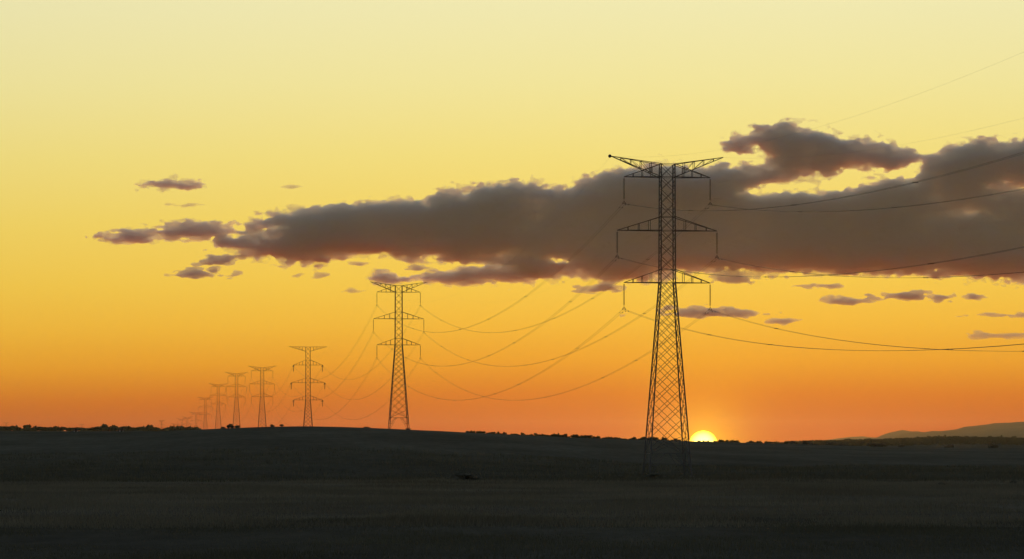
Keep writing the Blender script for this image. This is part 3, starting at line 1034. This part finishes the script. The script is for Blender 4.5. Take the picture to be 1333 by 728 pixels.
px = -30.0
while px < 262:
    top = 555.9 + g.uniform(-1.6, 1.6) + (1.6 if 20 < px < 48 else 0) + (1.5 if 208 < px < 222 else 0) + max(0, px - 236) * 0.05
    tree_px(px, top, 2900 + g.uniform(-160, 160), g.uniform(8, 13), row_label(px), GL)
    px += g.uniform(2.6, 4.6)
for px, top, wpx, lab in ((269, 560, 9, 'middle'), (276, 560.2, 7, 'right'), (262, 559.5, 9, 'left')):
    tree_px(px, top, 2700, wpx, lab + ' one of three low trees between left row and hill bushes', GL)
# scattered bushes on the crest below the receding pylons
GC = 'bushes on the hill crest'
for px, h_, wpx, lab in ((300, 1.5, 9, 'rounded bush on the crest under the receding pylons'), (309, 1.0, 10, 'low bush on the crest right of the rounded one'), (290, 0.7, 8, 'low bush on the crest left of the rounded one'),
                         (355, 0.9, 9, 'small bush on the crest left of the flat-topped pylon'), (366, 0.9, 6, 'tiny bush on the crest beside the flat-topped pylon'),
                         (477, 0.5, 9, 'flat bush on the crest left of the second pylon'), (530, 0.45, 8, 'low bush at the feet of the second pylon')):
    yc = float(np.interp(px, CRESTY[:, 0], CRESTY[:, 1])) - 15
    q = at(px, 0, yc)
    bush(q.x, yc, h_, wpx * yc / F_PX, lab, GC)
# low oaks along the crest in the middle and right
GM = 'low trees along the middle crest'
special = {(627, 561.3, 9): 'lone round tree where the middle row of trees begins', (723, 564.8, 13): 'broad low tree midway between the two big pylons', (766, 566.5, 12): 'rounded tree just left of the nearest pylon',
           (852, 568.5, 11): 'rounded tree seen between the legs of the nearest pylon', (956, 573.2, 11): 'rounded tree just right of the sun', (1001, 575.0, 9): 'last round tree before the dark wood begins'}


def crest_tree(px, top, wpx, lab):
    yc = float(np.interp(px, CRESTY[:, 0], CRESTY[:, 1]))
    tree_px(px, top, yc + g.uniform(120, 420), wpx, lab, GM)


for (px, top, wpx), lab in special.items(): crest_tree(px, top, wpx, lab)
px = 606.0
while px < 1065:
    pc = float(np.interp(px, CREST[:, 0], CREST[:, 1]))
    in_sun = 897 < px < 934
    top = pc - (0.7 + 5.0 * g.random() ** 2) * (0.6 if in_sun else 1.0)
    if px < 690: top = pc - g.uniform(-0.5, 2.0)
    crest_tree(px, top, g.uniform(5, 10), crest_label(px))
    px += g.uniform(2.4, 5.2)
# hedge bushes on the right field boundary
for px, wpx, h_, lab in ((1032, 14, 2.4, 'long low bush on the right field edge, leftmost'), (1050, 18, 2.6, 'long low bush on the right field edge, second from left'),
                         (1080, 12, 2.0, 'bush on the right field edge under the faint far hills'), (1095, 14, 2.1, 'bush on the right field edge left of the pale gap'), (1140, 22, 2.2, 'longest bush on the right field edge'),
                         (1172, 12, 1.8, 'bush on the right field edge right of the longest one'), (1236, 14, 1.7, 'lone bush on the right field edge under the wood'),
                         (1293, 17, 2.4, 'darkest bush on the right field edge near the picture edge')):
    q = at(px, 0, 1620)
    bush(q.x, 1620, h_, wpx * 1620 / F_PX, lab, 'bushes on the right field edge')
# bushes on the plain
for px, Y, wpx, hpx, lab in ((604, 425, 40, 11, 'widest dark bush on the plain left of the nearest pylon'), (778, 452, 18, 6, 'flat dark bush on the plain left of the nearest pylon feet'), (853, 462, 24, 8, 'dark bush between the feet of the nearest pylon'),
                             (806, 470, 10, 5, 'tiny bush just left of the nearest pylon feet'), (1227, 372, 12, 4, 'small bush beside the pale track'), (1318, 392, 16, 5, 'bush on the pale track near the right edge'),
                              
                             ):
    q = at(px, 0, Y)
    bush(q.x, Y, hpx * Y / F_PX, wpx * Y / F_PX, lab, 'bushes on the plain')

# wood on the right ridge: a mass of crowns nobody could count
bv = [np.array([v.co for v in t[0].vertices]) for t in TREES]
V, Fc, o_ = [], [], 0
gw = np.random.default_rng(77)
for k in range(2600):
    Y = gw.uniform(3900, 4620)
    px = gw.uniform(985, 1420)
    X = (px - W_PX / 2) / F_PX * Y
    fade = min(1.0, (px - 975) / 120.0)
    if gw.random() > fade: continue
    s_ = gw.uniform(0.55, 1.0) * (1.45 if gw.random() < 0.04 else 1.0)
    src = bv[k % len(bv)][-420 * 4:].reshape(-1, 4, 3)
    src = src[gw.permutation(len(src))[:130]].reshape(-1, 3) * np.array([s_, s_, s_]) * 1.05
    a = gw.uniform(0, 6.28)
    R = np.array([[math.cos(a), -math.sin(a), 0], [math.sin(a), math.cos(a), 0], [0, 0, 1]])
    V.append(src @ R.T + np.array([X, Y, hz(X, Y) + 2.0 * s_]))
V = np.concatenate(V)
tag(link('woodland', mesh_from('woodland', V, np.arange(len(V)).reshape(-1, 4), M_LEAF)), 'dark wooded ridge along the right horizon', 'wood', kind='stuff')

# two small white huts before the left trees
def hut(px, Y, s_, label):
    q = at(px, 0, Y)
    root = tag(empty('hut', (q.x, Y, hz(q.x, Y)), 0.3), label, 'hut', 'white huts below the left trees')
    a, b_, h_ = 1.6 * s_, 1.2 * s_, 2.1 * s_

    def bx(x0, x1, y0, y1, z0, z1):
        return ([(x_, y_, z_) for z_ in (z0, z1) for x_, y_ in ((x0, y0), (x1, y0), (x1, y1), (x0, y1))],
                [(3, 2, 1, 0), (4, 5, 6, 7), (0, 1, 5, 4), (1, 2, 6, 5), (2, 3, 7, 6), (3, 0, 4, 7)])
    link('wall', mesh_from('wall', *bx(-a, a, -b_, b_, -0.5, h_), M_WHITE), root)
    e = 0.2
    rv = [(-a - e, -b_ - e, h_ + .01), (a + e, -b_ - e, h_ + .01), (a + e, b_ + e, h_ + .01), (-a - e, b_ + e, h_ + .01), (-a - e, 0, h_ + 0.7), (a + e, 0, h_ + 0.7)]
    me_ = bpy.data.meshes.new('roof'); me_.from_pydata(rv, [], [(3, 2, 1, 0), (0, 1, 5, 4), (2, 3, 4, 5), (1, 2, 5), (3, 0, 4)]); me_.materials.append(M_TILE)
    link('roof', me_, root)
    link('door', mesh_from('door', *bx(-0.4, 0.4, -b_ - 0.04, -b_ + 0.01, 0, 1.7), M_BARK), root)


hut(98.5, 1090, 0.36, 'tiny white hut below the trees, the left one')
hut(158.0, 1075, 0.36, 'tiny white hut below the trees, the right one')

# ----------------------------------------------------------------- haze
m, n, l, b = mat('evening_haze')
n.remove(b)
v = n.new('ShaderNodeVolumePrincipled')
v.inputs['Color'].default_value = (0.93, 0.91, 0.76, 1)
v.inputs['Density'].default_value = 1.7e-5
v.inputs['Anisotropy'].default_value = 0.86
l.new(v.outputs[0], n['Material Output'].inputs['Volume'])
zlo, zhi = float(GZ.min()) - 62.0, 215.0
R_ = 20800.0
hv = [(x_, y_, z_) for z_ in (zlo, zhi) for x_, y_ in ((-R_, -R_), (R_, -R_), (R_, R_), (-R_, R_))]
hf = [(3, 2, 1, 0), (4, 5, 6, 7), (0, 1, 5, 4), (1, 2, 6, 5), (2, 3, 7, 6), (3, 0, 4, 7)]
tag(link('haze', mesh_from('haze', hv, hf, m)), 'thin evening haze over the plain', 'haze', kind='stuff')
